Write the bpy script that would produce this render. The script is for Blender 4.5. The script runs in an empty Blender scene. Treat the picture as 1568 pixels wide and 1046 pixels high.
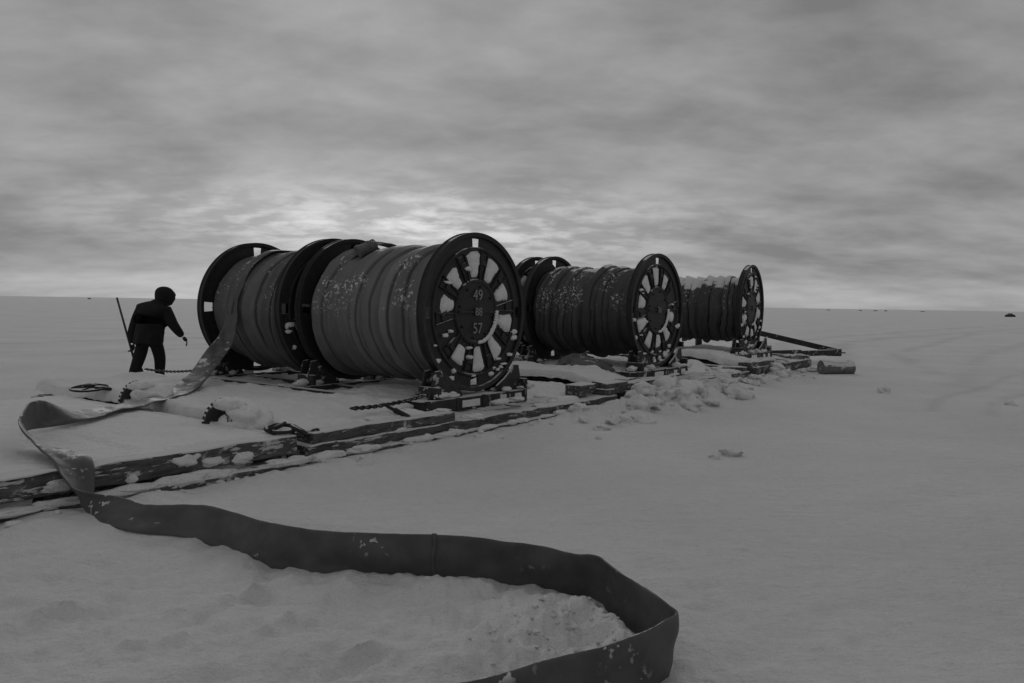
import bpy, bmesh, math, random
import numpy as np
from mathutils import Vector, Matrix
random.seed(7)
S = bpy.context.scene
S.view_settings.view_transform='Standard'
S.view_settings.look='None'
S.view_settings.exposure=0

# ------------------------------------------------------------ noise
def vn(x,y,seed=0):
    ix=np.floor(x).astype(np.int64); iy=np.floor(y).astype(np.int64)
    fx=x-ix; fy=y-iy
    def h(a,b):
        n=(a*374761393+b*668265263+seed*144269504)&0xffffffff
        n=((n^(n>>13))*1274126177)&0xffffffff
        n=(n^(n>>16))&0xffffffff
        return n/4294967295.0
    u=fx*fx*(3-2*fx); v=fy*fy*(3-2*fy)
    return (h(ix,iy)*(1-u)+h(ix+1,iy)*u)*(1-v)+(h(ix,iy+1)*(1-u)+h(ix+1,iy+1)*u)*v
def fbm(x,y,o=4,seed=0):
    x=np.asarray(x,dtype=float); y=np.asarray(y,dtype=float)
    r=0;a=.5;t=0
    for i in range(o):
        r=r+a*(vn(x,y,seed+i*17)*2-1); t+=a; a*=.5; x=x*2.03+11.3; y=y*2.03+5.7
    return r/t

# ------------------------------------------------------------ materials
def newmat(name):
    m=bpy.data.materials.new(name); m.use_nodes=True
    nt=m.node_tree; b=nt.nodes['Principled BSDF']
    b.inputs['Specular IOR Level'].default_value=.3
    return m,nt,b
def nd(nt,t,**k):
    n=nt.nodes.new(t)
    for a,v in k.items(): setattr(n,a,v)
    return n
def g(v,a=1): return (v,v,v,a)
def noise(nt,scale,detail=5,rough=.55,vec=None,dist=0):
    n=nd(nt,'ShaderNodeTexNoise'); n.inputs['Scale'].default_value=scale
    n.inputs['Detail'].default_value=detail; n.inputs['Roughness'].default_value=rough
    n.inputs['Distortion'].default_value=dist
    if vec is not None: nt.links.new(vec,n.inputs['Vector'])
    return n.outputs['Fac']
def mr(nt,v,a,b,c=0,d=1):
    n=nd(nt,'ShaderNodeMapRange'); n.inputs[1].default_value=a;n.inputs[2].default_value=b
    n.inputs[3].default_value=c;n.inputs[4].default_value=d
    nt.links.new(v,n.inputs[0]); return n.outputs[0]
def mth(nt,op,a,b=None):
    n=nd(nt,'ShaderNodeMath',operation=op)
    for i,v in enumerate((a,b)):
        if v is None: continue
        if isinstance(v,(int,float)): n.inputs[i].default_value=v
        else: nt.links.new(v,n.inputs[i])
    return n.outputs[0]
def mixc(nt,f,a,b):
    n=nd(nt,'ShaderNodeMix',data_type='RGBA')
    if isinstance(f,(int,float)): n.inputs[0].default_value=f
    else: nt.links.new(f,n.inputs[0])
    for i,v in ((6,a),(7,b)):
        if isinstance(v,tuple): n.inputs[i].default_value=v
        else: nt.links.new(v,n.inputs[i])
    return n.outputs[2]
def bump(nt,b,h,st,dist):
    n=nd(nt,'ShaderNodeBump'); n.inputs['Strength'].default_value=st; n.inputs['Distance'].default_value=dist
    nt.links.new(h,n.inputs['Height']); nt.links.new(n.outputs[0],b.inputs['Normal']); return n

def snow_mat(name,ground=False,lo=.70,hi=.82):
    m,nt,b=newmat(name)
    geo=nd(nt,'ShaderNodeNewGeometry'); pos=geo.outputs['Position']
    n1=noise(nt,.35,5,.6,pos); n2=noise(nt,14,6,.68,pos); n3=noise(nt,70,4,.65,pos)
    c=mixc(nt,mr(nt,n1,.3,.7),g(lo),g(hi))
    c=mixc(nt,mth(nt,'MULTIPLY',mr(nt,n2,.45,.75),.25),c,g(.58))
    c=mixc(nt,mth(nt,'MULTIPLY',mr(nt,n3,.5,.72),.22),c,g(.5))
    if ground:
        at=nd(nt,'ShaderNodeAttribute',attribute_name='track')
        c=mixc(nt,at.outputs['Fac'],c,g(.46))
    nt.links.new(c,b.inputs['Base Color']); b.inputs['Roughness'].default_value=.85
    b.inputs['Specular IOR Level'].default_value=.15
    mp=nd(nt,'ShaderNodeMapping'); mp.inputs['Rotation'].default_value=(0,0,.5); mp.inputs['Scale'].default_value=(1,3.2,1)
    nt.links.new(pos,mp.inputs[0])
    n4=noise(nt,2.2,7,.64,mp.outputs[0]); n5=noise(nt,5.5,7,.66,pos,.4)
    h=mth(nt,'ADD',mth(nt,'MULTIPLY',n4,1.1),mth(nt,'ADD',mth(nt,'MULTIPLY',n2,.6),mth(nt,'ADD',mth(nt,'MULTIPLY',n3,.22),mth(nt,'MULTIPLY',n5,.9))))
    bump(nt,b,h,.9,.05)
    return m
SNOWG=snow_mat('snow_ground',True); SNOW=snow_mat('snow_packed',lo=.78,hi=.86)

def grime(name,base,base2,snow=.3,nz=(.35,.9),scale=6,rough=.75,fleck=0,bstr=.4,bdist=.01,stretch=None,spec=.3,gap_shade=False,side=0,patch=(.47,.60)):
    """dark material carrying a deposit of snow on faces that look up, plus frost flecks"""
    m,nt,b=newmat(name); b.inputs['Specular IOR Level'].default_value=spec
    geo=nd(nt,'ShaderNodeNewGeometry'); tc=nd(nt,'ShaderNodeTexCoord'); vec=tc.outputs['Object']
    v2=vec
    if stretch:
        mp=nd(nt,'ShaderNodeMapping'); mp.inputs['Scale'].default_value=stretch
        nt.links.new(vec,mp.inputs[0]); v2=mp.outputs[0]
    n1=noise(nt,scale,6,.6,v2); n2=noise(nt,scale*.45,5,.65,vec,.4)
    c=mixc(nt,mr(nt,n1,.3,.7),g(base),g(base2))
    if gap_shade:   # per-wrap dye difference and gap shade painted over the hems of the woven hose
        at=nd(nt,'ShaderNodeAttribute',attribute_name='wrap'); a2=nd(nt,'ShaderNodeAttribute',attribute_name='gap_shade')
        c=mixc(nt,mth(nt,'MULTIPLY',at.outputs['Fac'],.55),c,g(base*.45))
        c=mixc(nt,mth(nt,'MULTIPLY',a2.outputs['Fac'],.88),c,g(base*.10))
    sx=nd(nt,'ShaderNodeSeparateXYZ'); nt.links.new(geo.outputs['Normal'],sx.inputs[0])
    up=mr(nt,sx.outputs[2],nz[0],nz[1])
    f=mth(nt,'ADD',mth(nt,'MULTIPLY',up,.55),n2)
    f=mr(nt,f,1.08-snow,1.16-snow)
    f=mth(nt,'MULTIPLY',f,mr(nt,sx.outputs[2],-.35,.05))
    if side>0:   # frozen spray stuck on upright faces
        n5=noise(nt,scale*.8,6,.7,v2,.3)
        f=mth(nt,'MAXIMUM',f,mth(nt,'MULTIPLY',mr(nt,n5,.64-side,.68-side),.75))
    if fleck>0:
        n3=noise(nt,24,2,.5,vec); n4=noise(nt,1.9,3,.5,vec)
        fl=mr(nt,n3,.66-fleck,.69-fleck)
        fl=mth(nt,'MULTIPLY',fl,mr(nt,n4,patch[0],patch[1]))
        fl=mth(nt,'MULTIPLY',fl,mr(nt,sx.outputs[2],-.15,.35,0,.85))
        f=mth(nt,'MAXIMUM',f,fl)
    c=mixc(nt,f,c,g(.62))
    nt.links.new(c,b.inputs['Base Color']); b.inputs['Roughness'].default_value=rough
    h=mth(nt,'ADD',mth(nt,'MULTIPLY',f,.8),n1)
    bump(nt,b,h,bstr,bdist)
    return m
STEEL=grime('black_painted_steel',.016,.030,snow=.10,rough=.55,scale=9)
STEEL2=grime('black_frame_steel',.022,.045,snow=.40,rough=.7,scale=7,side=.06)
TIMBER=grime('weathered_timber',.035,.14,snow=.48,scale=5,nz=(.1,.8),rough=.85,bstr=.9,bdist=.025,stretch=(1,5,5),side=.09)
TIMBERX=grime('weathered_cross_timber',.035,.14,snow=.50,scale=5,nz=(.1,.8),rough=.85,bstr=.9,bdist=.025,stretch=(5,1,5),side=.08)
HOSE_A=grime('hose_fabric_light',.15,.19,snow=.10,nz=(.7,1.),scale=4,fleck=.09,bstr=.25,gap_shade=True,patch=(.50,.57),rough=.5,spec=.45)
HOSE_B=grime('hose_fabric_mid',.10,.13,snow=.04,nz=(.7,1.),scale=4,fleck=.02,bstr=.25,gap_shade=True,rough=.5,spec=.45)
HOSE_C=grime('hose_fabric_dark',.055,.08,snow=.20,nz=(.6,1.),scale=4,fleck=.08,bstr=.25,gap_shade=True,rough=.5,spec=.45,patch=(.50,.57))
HOSE_D=grime('hose_fabric_snowy',.045,.07,snow=.33,nz=(.3,1.),scale=2.6,fleck=.03,bstr=.25,gap_shade=True,rough=.5,spec=.45)
HOSE_R=grime('flat_hose_rubber',.055,.090,snow=.04,nz=(.3,1.),scale=7,fleck=.05,bstr=.6,rough=.5,spec=.4,patch=(.54,.64))
HOSE_S=grime('hanging_hose',.10,.15,snow=.02,nz=(.3,1.),scale=7,fleck=.03,bstr=.5,patch=(.52,.62))
RUST=grime('rusty_chain',.015,.035,snow=.1,rough=.6)
COAT=grime('dark_parka',.010,.017,snow=-.5,rough=.9,bstr=.5)
TROUS=grime('dark_trousers',.008,.013,snow=-.5,rough=.9)
FUR=grime('hood_fur',.02,.05,snow=-.5,rough=1,scale=30,bstr=1,bdist=.02)
GLOVE=grime('work_glove',.02,.04,snow=-.5,rough=.8)
SKIN=grime('face_skin',.22,.27,snow=-.5,rough=.6)
WOOD=grime('shovel_wood',.04,.07,snow=-.5,rough=.7)
WHITE,_nt,_b=newmat('white_lettering'); _b.inputs['Roughness'].default_value=.7
_n=noise(_nt,12,4,.6); _nt.links.new(mixc(_nt,mr(_nt,_n,.42,.55),g(.10),g(.34)),_b.inputs['Base Color'])

# ------------------------------------------------------------ mesh helpers
def empty(name,loc=(0,0,0),rz=0,parent=None):
    e=bpy.data.objects.new(name,None); S.collection.objects.link(e)
    e.location=loc; e.rotation_euler=(0,0,rz); e.empty_display_size=.3
    if parent: e.parent=parent
    return e
def mk(name,v,f,mat,parent=None,smooth=True,bevel=0,sub=0,solid=0):
    me=bpy.data.meshes.new(name); me.from_pydata([tuple(p) for p in v],[],f); me.update()
    bm=bmesh.new(); bm.from_mesh(me); bmesh.ops.recalc_face_normals(bm,faces=bm.faces); bm.to_mesh(me); bm.free()
    if smooth: me.polygons.foreach_set('use_smooth',[True]*len(me.polygons))
    me.materials.append(mat)
    o=bpy.data.objects.new(name,me); S.collection.objects.link(o)
    if parent: o.parent=parent
    if solid:
        m=o.modifiers.new('solid','SOLIDIFY'); m.thickness=solid; m.offset=0
    if bevel:
        m=o.modifiers.new('bevel','BEVEL'); m.width=bevel; m.segments=2; m.limit_method='ANGLE'
    if sub:
        m=o.modifiers.new('sub','SUBSURF'); m.levels=sub; m.render_levels=sub
    return o
class MB:
    def __init__(s): s.v=[]; s.f=[]
    def add(s,v,f):
        n=len(s.v); s.v+= [tuple(p) for p in v]; s.f+=[tuple(i+n for i in q) for q in f]
    def box(s,x0,x1,y0,y1,z0,z1,M=None,jit=0):
        v=[Vector((x,y,z)) for x in(x0,x1) for y in(y0,y1) for z in(z0,z1)]
        if jit: v=[p+Vector([random.uniform(-jit,jit) for _ in range(3)]) for p in v]
        if M: v=[M@p for p in v]
        s.add(v,[(0,1,3,2),(4,6,7,5),(0,4,5,1),(2,3,7,6),(0,2,6,4),(1,5,7,3)])
    def prism(s,poly,y0,y1,ax='y'):
        n=len(poly)
        v=[(p[0],y0,p[1]) for p in poly]+[(p[0],y1,p[1]) for p in poly]
        s.add(v,[tuple(range(n)),tuple(range(2*n-1,n-1,-1))]+[(i,(i+1)%n,n+(i+1)%n,n+i) for i in range(n)])
    def tube(s,a,b,r0,r1=None,n=12):
        r1=r0 if r1 is None else r1
        a=Vector(a);b=Vector(b);q=(b-a).to_track_quat('Z','Y')
        v=[]
        for c,r in((a,r0),(b,r1)):
            for i in range(n):
                t=2*math.pi*i/n; v.append(c+q@Vector((r*math.cos(t),r*math.sin(t),0)))
        s.add(v,[tuple(range(n)),tuple(range(2*n-1,n-1,-1))]+[(i,(i+1)%n,n+(i+1)%n,n+i) for i in range(n)])
    def torus(s,M,R,r,n=28,m=8,sx=1,sy=1,a0=0,a1=2*math.pi):
        full=abs(a1-a0-2*math.pi)<1e-3; N=n if full else n+1; v=[]
        for i in range(N):
            t=a0+(a1-a0)*i/n
            for j in range(m):
                p=2*math.pi*j/m
                v.append(M@Vector(((R+r*math.cos(p))*math.cos(t)*sx,(R+r*math.cos(p))*math.sin(t)*sy,r*math.sin(p))))
        f=[]
        for i in range(n if full else n):
            k=(i+1)%N
            for j in range(m): f.append((i*m+j,k*m+j,k*m+(j+1)%m,i*m+(j+1)%m))
        s.add(v,f)
    def blob(s,c,sc,amp=.25,fr=2.,rz=0,lv=3):
        V,F=ICO[lv]; sd=random.randint(0,9999); off=random.uniform(0,100)
        P=V.copy()
        d=fbm(P[:,0]*fr+off+P[:,2]*1.7,P[:,1]*fr-P[:,2]*2.1+off,4,sd)
        P=P*(1+amp*2*d)[:,None]*np.array(sc)
        ca,sa=math.cos(rz),math.sin(rz)
        X=P[:,0]*ca-P[:,1]*sa; Y=P[:,0]*sa+P[:,1]*ca
        s.add(list(zip(X+c[0],Y+c[1],P[:,2]+c[2])),F)
    def out(s,name,mat,parent=None,**k): return mk(name,s.v,s.f,mat,parent,**k)
ICO={}
for lv in (2,3,4):
    bm=bmesh.new(); bmesh.ops.create_icosphere(bm,subdivisions=lv,radius=1)
    bm.verts.ensure_lookup_table()
    ICO[lv]=(np.array([v.co[:] for v in bm.verts]),[tuple(v.index for v in f.verts) for f in bm.faces]); bm.free()

# ------------------------------------------------------------ sled frame coordinates (s along train, t across)
RZ=math.radians(53.0); O=(-0.507,10.6)
U=(math.cos(RZ),math.sin(RZ)); W=(-U[1],U[0])
def P(s,t,z=0): return Vector((O[0]+U[0]*s+W[0]*t,O[1]+U[1]*s+W[1]*t,z))

# flat hose path on the ground (lower edge)
GP=[(-2.97,5.62),(-2.55,5.3),(-1.99,4.93),(-1.35,4.46),(-.98,4.30),(-.405,4.27),(.056,4.20),(.33,4.07),(.455,3.97),(.52,3.78),(.60,3.52),(.655,3.26),(.668,3.17),(.62,3.08),(.42,2.88),(-.09,2.55),(-.7,2.35),(-1.3,2.3)]
# ------------------------------------------------------------ ground
def seg_d(X,Y,a,b):
    ax,ay=a;bx,by=b;dx,dy=bx-ax,by-ay
    t=np.clip(((X-ax)*dx+(Y-ay)*dy)/(dx*dx+dy*dy),0,1)
    return np.hypot(X-ax-t*dx,Y-ay-t*dy)
def poly_d(X,Y,pts):
    d=np.full(X.shape,1e9)
    for a,b in zip(pts[:-1],pts[1:]): d=np.minimum(d,seg_d(X,Y,a,b))
    return d
def ground_h(X,Y):
    r=np.hypot(X,Y); damp=1/(1+(r/120)**2)
    h=.045*fbm(X*.22,Y*.22,3,1)+.018*fbm(X*1.1,Y*1.4,4,2)
    ca,sa=math.cos(.5),math.sin(.5); A=X*ca+Y*sa; B=-X*sa+Y*ca
    h=h+.024*fbm(A*.7,B*2.6,5,3)
    # rougher trampled snow, left/near
    rough=np.clip(1.3-np.hypot((X+1.0)/3.2,(Y-3.5)/1.9),0,1)
    rn=fbm(X*7,Y*7,4,4)
    h=h+.034*rough*rn+.034*rough*fbm(X*2.6,Y*2.6,3,14)-.03*rough*np.clip(fbm(X*3.1,Y*3.9,2,19)-.25,0,1)*2
    h=h+.014*rough*np.abs(fbm(X*13,Y*13,3,34))
    ds=(X-O[0])*U[0]+(Y-O[1])*U[1]; dt=(X-O[0])*W[0]+(Y-O[1])*W[1]
    # drift thrown up beside the sleds
    m=np.exp(-((dt+1.12)/.22)**2)*np.clip((ds+9)/2,0,1)*np.clip((14-ds)/2,0,1)
    h=h+m*(.015+.07*fbm(X*3,Y*3,4,5))
    m=np.exp(-((dt+1.35)/.50)**2-((ds-3.2)/1.8)**2)
    h=h+m*(.19+.34*fbm(X*3,Y*3,5,6))
    m=np.exp(-((dt+1.15)/.42)**2-((ds-7.8)/2.6)**2)
    h=h+m*(.10+.22*fbm(X*3,Y*3,5,8))
    m=np.exp(-(np.maximum(0,np.abs(dt-2)-2.9)/.6)**2)*(ds>-3)*(ds<13)
    h=h+m*.01
    # broken berm on the inside of the hose loop
    dh=poly_d(X,Y,GP)
    inner=((Y-2.2)>0)&(X<.6)&(Y<4.25)
    c1=np.exp(-(np.hypot((X-.18)/1.1,(Y-3.42))/.38)**2)
    edge=np.clip((dh-.05)/.05,0,1)
    rr=fbm(X*5,Y*5,5,7); cells=np.abs(fbm(X*11,Y*11,3,27))
    h=h+np.where(inner,np.clip(c1*1.6,0,1)*edge*(.035+.075*rr+.05*cells),0)
    c2=np.exp(-((dh-.16)/.11)**2)*(inner)*np.clip((X+1.2),0,1)
    h=h+c2*edge*(.03+.06*fbm(X*6,Y*6,4,9))
    # scuffed snow just outside the sharp turn
    c3=np.exp(-(np.hypot((X-.80),(Y-2.95))/.16)**2); h=h+c3*(.03+.08*fbm(X*14,Y*14,3,10))
    # footprints
    fw=.018*fbm(X*9,Y*9,2,31)
    for (fx,fy,an) in FOOT:
        ca,sa=math.cos(an),math.sin(an); a=(X-fx)*ca+(Y-fy)*sa+fw; b=-(X-fx)*sa+(Y-fy)*ca+fw
        q=np.sqrt((a/.14)**2+(b/.065)**2)
        h=h-.024*np.exp(-q**4)+.014*np.exp(-((q-1.35)/.3)**2)*(.6+2*rn)
    return h*damp
FOOT=[(-.95,3.55,.3),(-.35,3.75,.2),(-1.5,3.3,.4),(-.62,3.15,.7),(-2.0,3.7,.2),(-1.25,3.88,.1),
      (-6.4,12.9,.9),(-6.9,12.6,.8),(-7.3,13.0,.6),(-5.9,12.3,1)]
TR=[([(6.3,12.0),(7.3,13.4),(12.6,19.6),(26,33)],.11,.30),([(6.9,11.4),(7.9,12.9),(13.4,19.0),(27,32)],.11,.30),
    ([(3.5,16),(8,24),(12.8,37),(40,70),(80,110)],.40,.42),([(4.7,15),(10,24),(15,36),(43,68),(84,106)],.40,.42),([(10,19),(13,27),(30,52),(90,105)],.3,.35),
    ([(9,16),(16,27),(34,50),(96,100)],.3,.3),
    ([(-30,24),(-16,25.5),(-12,31),(-5,60)],.4,.5),([(-20,16),(-13,19),(-9,25)],.25,.4)]
rings=[.4]
while rings[-1]<9000:
    r=rings[-1]; rings.append(r+max(.024,r*.0085 if r<26 else r*.035))
angs=list(np.linspace(math.radians(90-48),math.radians(90+48),900))
angs+=list(np.linspace(math.radians(138),math.radians(402),92))[1:-1]
R_,A_=np.meshgrid(np.array(rings),np.array(angs),indexing='ij')
X=R_*np.cos(A_);Y=R_*np.sin(A_);Z=ground_h(X,Y)
TRK=np.zeros_like(X)
for pts,wd,am in TR:
    d=poly_d(X+.15*fbm(X*.5,Y*.5,2,41),Y,pts); TRK=np.maximum(TRK,am*np.exp(-(d/wd)**2)*np.clip(.75+fbm(X*.8,Y*.8,3,30),0,1))
TRK=np.maximum(TRK,.35*np.exp(-(poly_d(X,Y,GP)/.05)**2))
Z=Z-.025*TRK*(R_<60)*(R_>6)
nr,na=X.shape
V=np.stack([X.ravel(),Y.ravel(),Z.ravel()],1)
V=np.vstack([V,[[0,0,0]]])
i,j=np.meshgrid(np.arange(nr-1),np.arange(na),indexing='ij'); k=(j+1)%na
Q=np.stack([i*na+j,(i+1)*na+j,(i+1)*na+k,i*na+k],-1).reshape(-1,4)
me=bpy.data.meshes.new('snow_ground')
me.vertices.add(len(V)); me.vertices.foreach_set('co',V.ravel())
nq=len(Q); cj=np.arange(na); T=np.stack([np.full(na,len(V)-1),cj,(cj+1)%na],1)
me.loops.add(nq*4+na*3); me.loops.foreach_set('vertex_index',np.concatenate([Q.ravel(),T.ravel()]).astype(np.int32))
me.polygons.add(nq+na)
me.polygons.foreach_set('loop_start',np.concatenate([np.arange(nq)*4,nq*4+np.arange(na)*3]).astype(np.int32))
me.polygons.foreach_set('use_smooth',np.ones(nq+na,bool)); me.update(calc_edges=True); me.validate()
at=me.attributes.new('track','FLOAT','POINT'); at.data.foreach_set('value',np.append(TRK.ravel(),0).astype(np.float32))
me.materials.append(SNOWG)
go=bpy.data.objects.new('snow_ground',me); S.collection.objects.link(go)
def gh(x,y): return float(ground_h(np.array([float(x)]),np.array([float(y)]))[0])

# ------------------------------------------------------------ flat ribbon hose
def cr(p0,p1,p2,p3,t):
    return .5*((2*p1)+(-p0+p2)*t+(2*p0-5*p1+4*p2-p3)*t*t+(-p0+3*p1-3*p2+p3)*t**3)
def ribbon(name,pts,mat,parent=None,steps=14,nc=8,thick=.02,cup=.012,wob=.012,seed=3,straps=()):
    c=[Vector(p[0]) for p in pts]; w=[Vector(p[1]) for p in pts]
    c=[c[0]*2-c[1]]+c+[c[-1]*2-c[-2]]; w=[w[0]]+w+[w[-1]]
    C=[];Wd=[]
    for i in range(1,len(c)-2):
        ns=max(4,min(steps,int((c[i+1]-c[i]).length/.022)))
        for k in range(ns):
            t=k/ns; C.append(cr(c[i-1],c[i],c[i+1],c[i+2],t)); Wd.append(cr(w[i-1],w[i],w[i+1],w[i+2],t))
    C.append(c[-2]); Wd.append(w[-2]); n=len(C); v=[];f=[];L=0
    for i in range(n):
        T=(C[min(i+1,n-1)]-C[max(i-1,0)]).normalized(); 
        if i: L+=(C[i]-C[i-1]).length
        N=T.cross(Wd[i]).normalized()
        for j in range(nc+1):
            q=j/nc-.5
            d=cup*(1-4*q*q)+wob*float(fbm(np.array([L*2.2+seed]),np.array([q*1.6+seed]),4,seed)[0])
            d+= .004 if abs(q)>.44 else 0
            # stiff kinks where the frozen hose has been folded flat
            kk=(L*1.35+q*.8+.3*math.sin(L*2.1))%1.0
            d+= .012*(1-abs(2*kk-1)) 
            edge=.006*float(fbm(np.array([L*5]),np.array([j*.01]),3,seed+4)[0])*(1 if abs(q)>.4 else 0)
            v.append(C[i]+Wd[i]*q*(1+edge*8)+N*d)
    for i in range(n-1):
        for j in range(nc): a=i*(nc+1)+j; f.append((a,a+1,a+nc+2,a+nc+1))
    o=mk(name,v,f,mat,parent,solid=thick); o.modifiers.new('s','SUBSURF').render_levels=1
    for (px,wd_) in straps:
        i=min(range(n),key=lambda q:(C[q]-Vector(px)).length)
        T=(C[i+1]-C[i]).normalized(); vv=[];ff=[]
        for r_,off in enumerate((-wd_,wd_)):
            for j in range(nc+1):
                p=Vector(v[i*(nc+1)+j]); m=Vector(v[i*(nc+1)+nc//2]); vv.append(m+(p-m)*1.02+T*(off+.004*math.sin(j*1.3)))
        for j in range(nc): ff.append((j,j+1,nc+2+j,nc+1+j))
        mk('repair_band',vv,ff,mat,parent,solid=thick+.010)
    return o

# ------------------------------------------------------------ reel
def make_reel(s,t,z,width,rd,yaw,hmat,R=1.05,rot=0,text=None,seed=0,phase=0,front=True):
    rnd=random.Random(seed)
    p=P(s,t,z); E=empty('hose_reel',p,RZ+math.radians(yaw))
    def flange(y,side,nm):
        # plate with four rectangular windows
        N=120; rr=[.20,.35,.5,.62,.775,.925,.955]; v=[];f=[]
        for r in rr:
            for i in range(N):
                a=2*math.pi*(i-.5)/N+rot; v.append((R*r*math.sin(a),y+side*.015*(1-r),R*r*math.cos(a)))
        for k in range(len(rr)-1):
            for i in range(N):
                if k==4 and ((i+1)%30)in(0,1,2): continue
                j=(i+1)%N; f.append((k*N+i,k*N+j,(k+1)*N+j,(k+1)*N+i))
        mk(nm+'_plate',v,f,STEEL,E,solid=.022,smooth=False)
        # rim channel
        prof=[(.945,-.05),(1.0,-.06),(1.0,-.045),(.985,-.035),(.985,.035),(1.0,.045),(1.0,.06),(.945,.05)]
        v=[];f=[];N=128;n=len(prof)
        for i in range(N):
            a=2*math.pi*i/N
            for r,yy in prof: v.append((R*r*math.sin(a),y+yy,R*r*math.cos(a)))
        for i in range(N):
            for k in range(n): f.append((i*n+k,i*n+(k+1)%n,((i+1)%N)*n+(k+1)%n,((i+1)%N)*n+k))
        mk(nm+'_rim',v,f,STEEL,E,smooth=False,bevel=.004)
        b=MB()
        NS=10; st=2*math.pi/NS
        for i in range(NS):
            a=st*i+rot+.2
            M=Matrix.Rotation(a,4,'Y')
            m=MB()
            m.prism([(-.026,.40*R),(.026,.40*R),(.070,.70*R),(.058,.745*R),(-.058,.745*R),(-.070,.70*R)],y+side*.010,y+side*.028)
            for sg in (-1,1):
                m.prism([(sg*.020,.39*R),(sg*.034,.39*R),(sg*.082,.76*R),(sg*.068,.76*R)],y+side*.008,y+side*.050)
            m.box(-.045,.045,min(y+side*.028,y+side*.05),max(y+side*.028,y+side*.05),.60*R,.66*R)
            b.add([M@Vector(q) for q in m.v],m.f)
        b.out(nm+'_spokes',STEEL,E,smooth=False,bevel=.005)
        if side<0:
            b=MB(); MX=Matrix.Translation((0,y+side*.02,0))@Matrix.Rotation(math.pi/2,4,'X')
            b.torus(MX,.80*R,.022,72,6); b.torus(MX,.39*R,.032,56,8)
            v=[(0,y-.05,0)];f=[]
            N=56
            for i in range(N):
                a=2*math.pi*i/N; v.append((.385*R*math.sin(a),y-.035,.385*R*math.cos(a)))
            for i in range(N): f.append((0,1+i,1+(i+1)%N))
            b.add(v,f)
            b.box(-.36*R,.36*R,y-.066,y-.04,-.012,.012)
            for i in range(8):
                a=2*math.pi*i/8+.2; b.tube((.33*R*math.sin(a),y-.065,.33*R*math.cos(a)),(.33*R*math.sin(a),y-.03,.33*R*math.cos(a)),.016,n=6)
            b.tube((0,y-.075,0),(0,y-.03,0),.055,n=16)
            b.out(nm+'_hub',STEEL,E,smooth=False)
            # snow caught between the spokes: each patch is a lumpy wedge
            for i in range(NS):
                sb=MB()
                a=st*(i+.5)+rot+.2+rnd.uniform(-.03,.03)
                if rnd.random()<.03: continue
                r0=.43*R; r1=R*rnd.uniform(.66,.79)
                if rnd.random()<.2: r0=R*.48
                M=Matrix.Rotation(a,4,'Y'); K=15; Q_=7
                sk=rnd.uniform(-.03,.03); s0=rnd.uniform(0,50); v=[]
                yo=y-.040-rnd.uniform(.0,.02)
                for q in range(K):
                    tt=q/(K-1); 
                    nl=float(vn(np.array([q*.7+s0]),np.array([1.5]),3)); nr_=float(vn(np.array([q*.7+s0]),np.array([9.5]),5))
                    rad=r0+(r1-r0)*tt
                    hw=.070+.30*(rad-.43*R)
                    hw*= (1-.45*max(0,(tt-.85)/.15)) 
                    for u_ in range(Q_):
                        uu=u_/(Q_-1)*2-1
                        w_=hw*(.68+.5*(nl if uu<0 else nr_))*uu
                        h_=(1-abs(uu)**3)*(1-abs(2*tt-1)**6)
                        v.append(M@Vector((w_+sk*tt,y-.010+(yo-y+.010)*h_-rnd.uniform(0,.007)*h_,rad+.03*(nl-.5)*tt)))
                sb.add(v,[(q*Q_+u_,q*Q_+u_+1,(q+1)*Q_+u_+1,(q+1)*Q_+u_) for q in range(K-1) for u_ in range(Q_-1)])
                sb.out(nm+'_snow_patch',SNOW,E,smooth=True)
            sb=MB()
            for q in range(18):
                a=math.pi*(.50+.46*q/17)
                sb.blob((.385*R*math.sin(a),y-.058,.385*R*math.cos(a)),(.045,.018,.024),.25,2,lv=2)
            for i in range(14):
                a=rnd.uniform(math.pi*.55,math.pi*1.45); rad=R*rnd.uniform(.80,.93)
                sb.blob((rad*math.sin(a),y-.03,rad*math.cos(a)),(rnd.uniform(.03,.09),.025,rnd.uniform(.015,.045)),.35,2,lv=2)
            for i in range(8):
                a=rnd.uniform(0,math.pi*2); rad=R*rnd.uniform(.45,.78)
                sb.blob((rad*math.sin(a),y-.04,rad*math.cos(a)),(rnd.uniform(.03,.08),.03,rnd.uniform(.015,.035)),.35,2,lv=2)
            sb.out(nm+'_snow',SNOW,E,smooth=True)
    flange(0,-1,'front_flange'); flange(width,1,'rear_flange')
    # wound hose: overlapping flat wraps
    nt_=300; na_=200
    tt=np.linspace(.035,width-.035,nt_); th=np.linspace(0,2*math.pi,na_,endpoint=False)
    TT,TH=np.meshgrid(tt,th,indexing='ij')
    pitch=.268
    sag=.5-.5*np.cos(TH)
    wv=.07*np.sin(TH+phase)+.09*fbm(np.cos(TH)*1.3+seed,np.sin(TH)*1.3+TT*1.1,3,seed)
    ph=(TT+wv)/pitch; idx=np.floor(ph); fr=ph-idx
    hsh=vn(idx*7.3+seed,idx*0+3.1,seed); hs2=vn(idx*3.7+seed,idx*0+8.1,seed+3)
    prof=.070*fr*(.6+.8*hsh) - .045*np.exp(-(fr/.05)**2) - .012*np.exp(-((1-fr)/.03)**2)
    f2=.35+.35*hs2+.12*fbm(TH*1.1+idx,idx,3,seed+8)
    st2=1/(1+np.exp(-(fr-f2)/.012)); prof=prof+(.028*st2-.02*np.exp(-((fr-f2)/.035)**2))*(hs2>.42)
    rr=rd-.04+prof+.045*(hs2-.5)
    endd=np.minimum(TT,width-TT)
    rr=rr+.035*np.sin(np.clip(TT/width,0,1)*math.pi)
    rr=rr-.03*np.exp(-(endd/.05)**2)
    rr=rr+sag*.05*(.5+.8*hsh)
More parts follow.
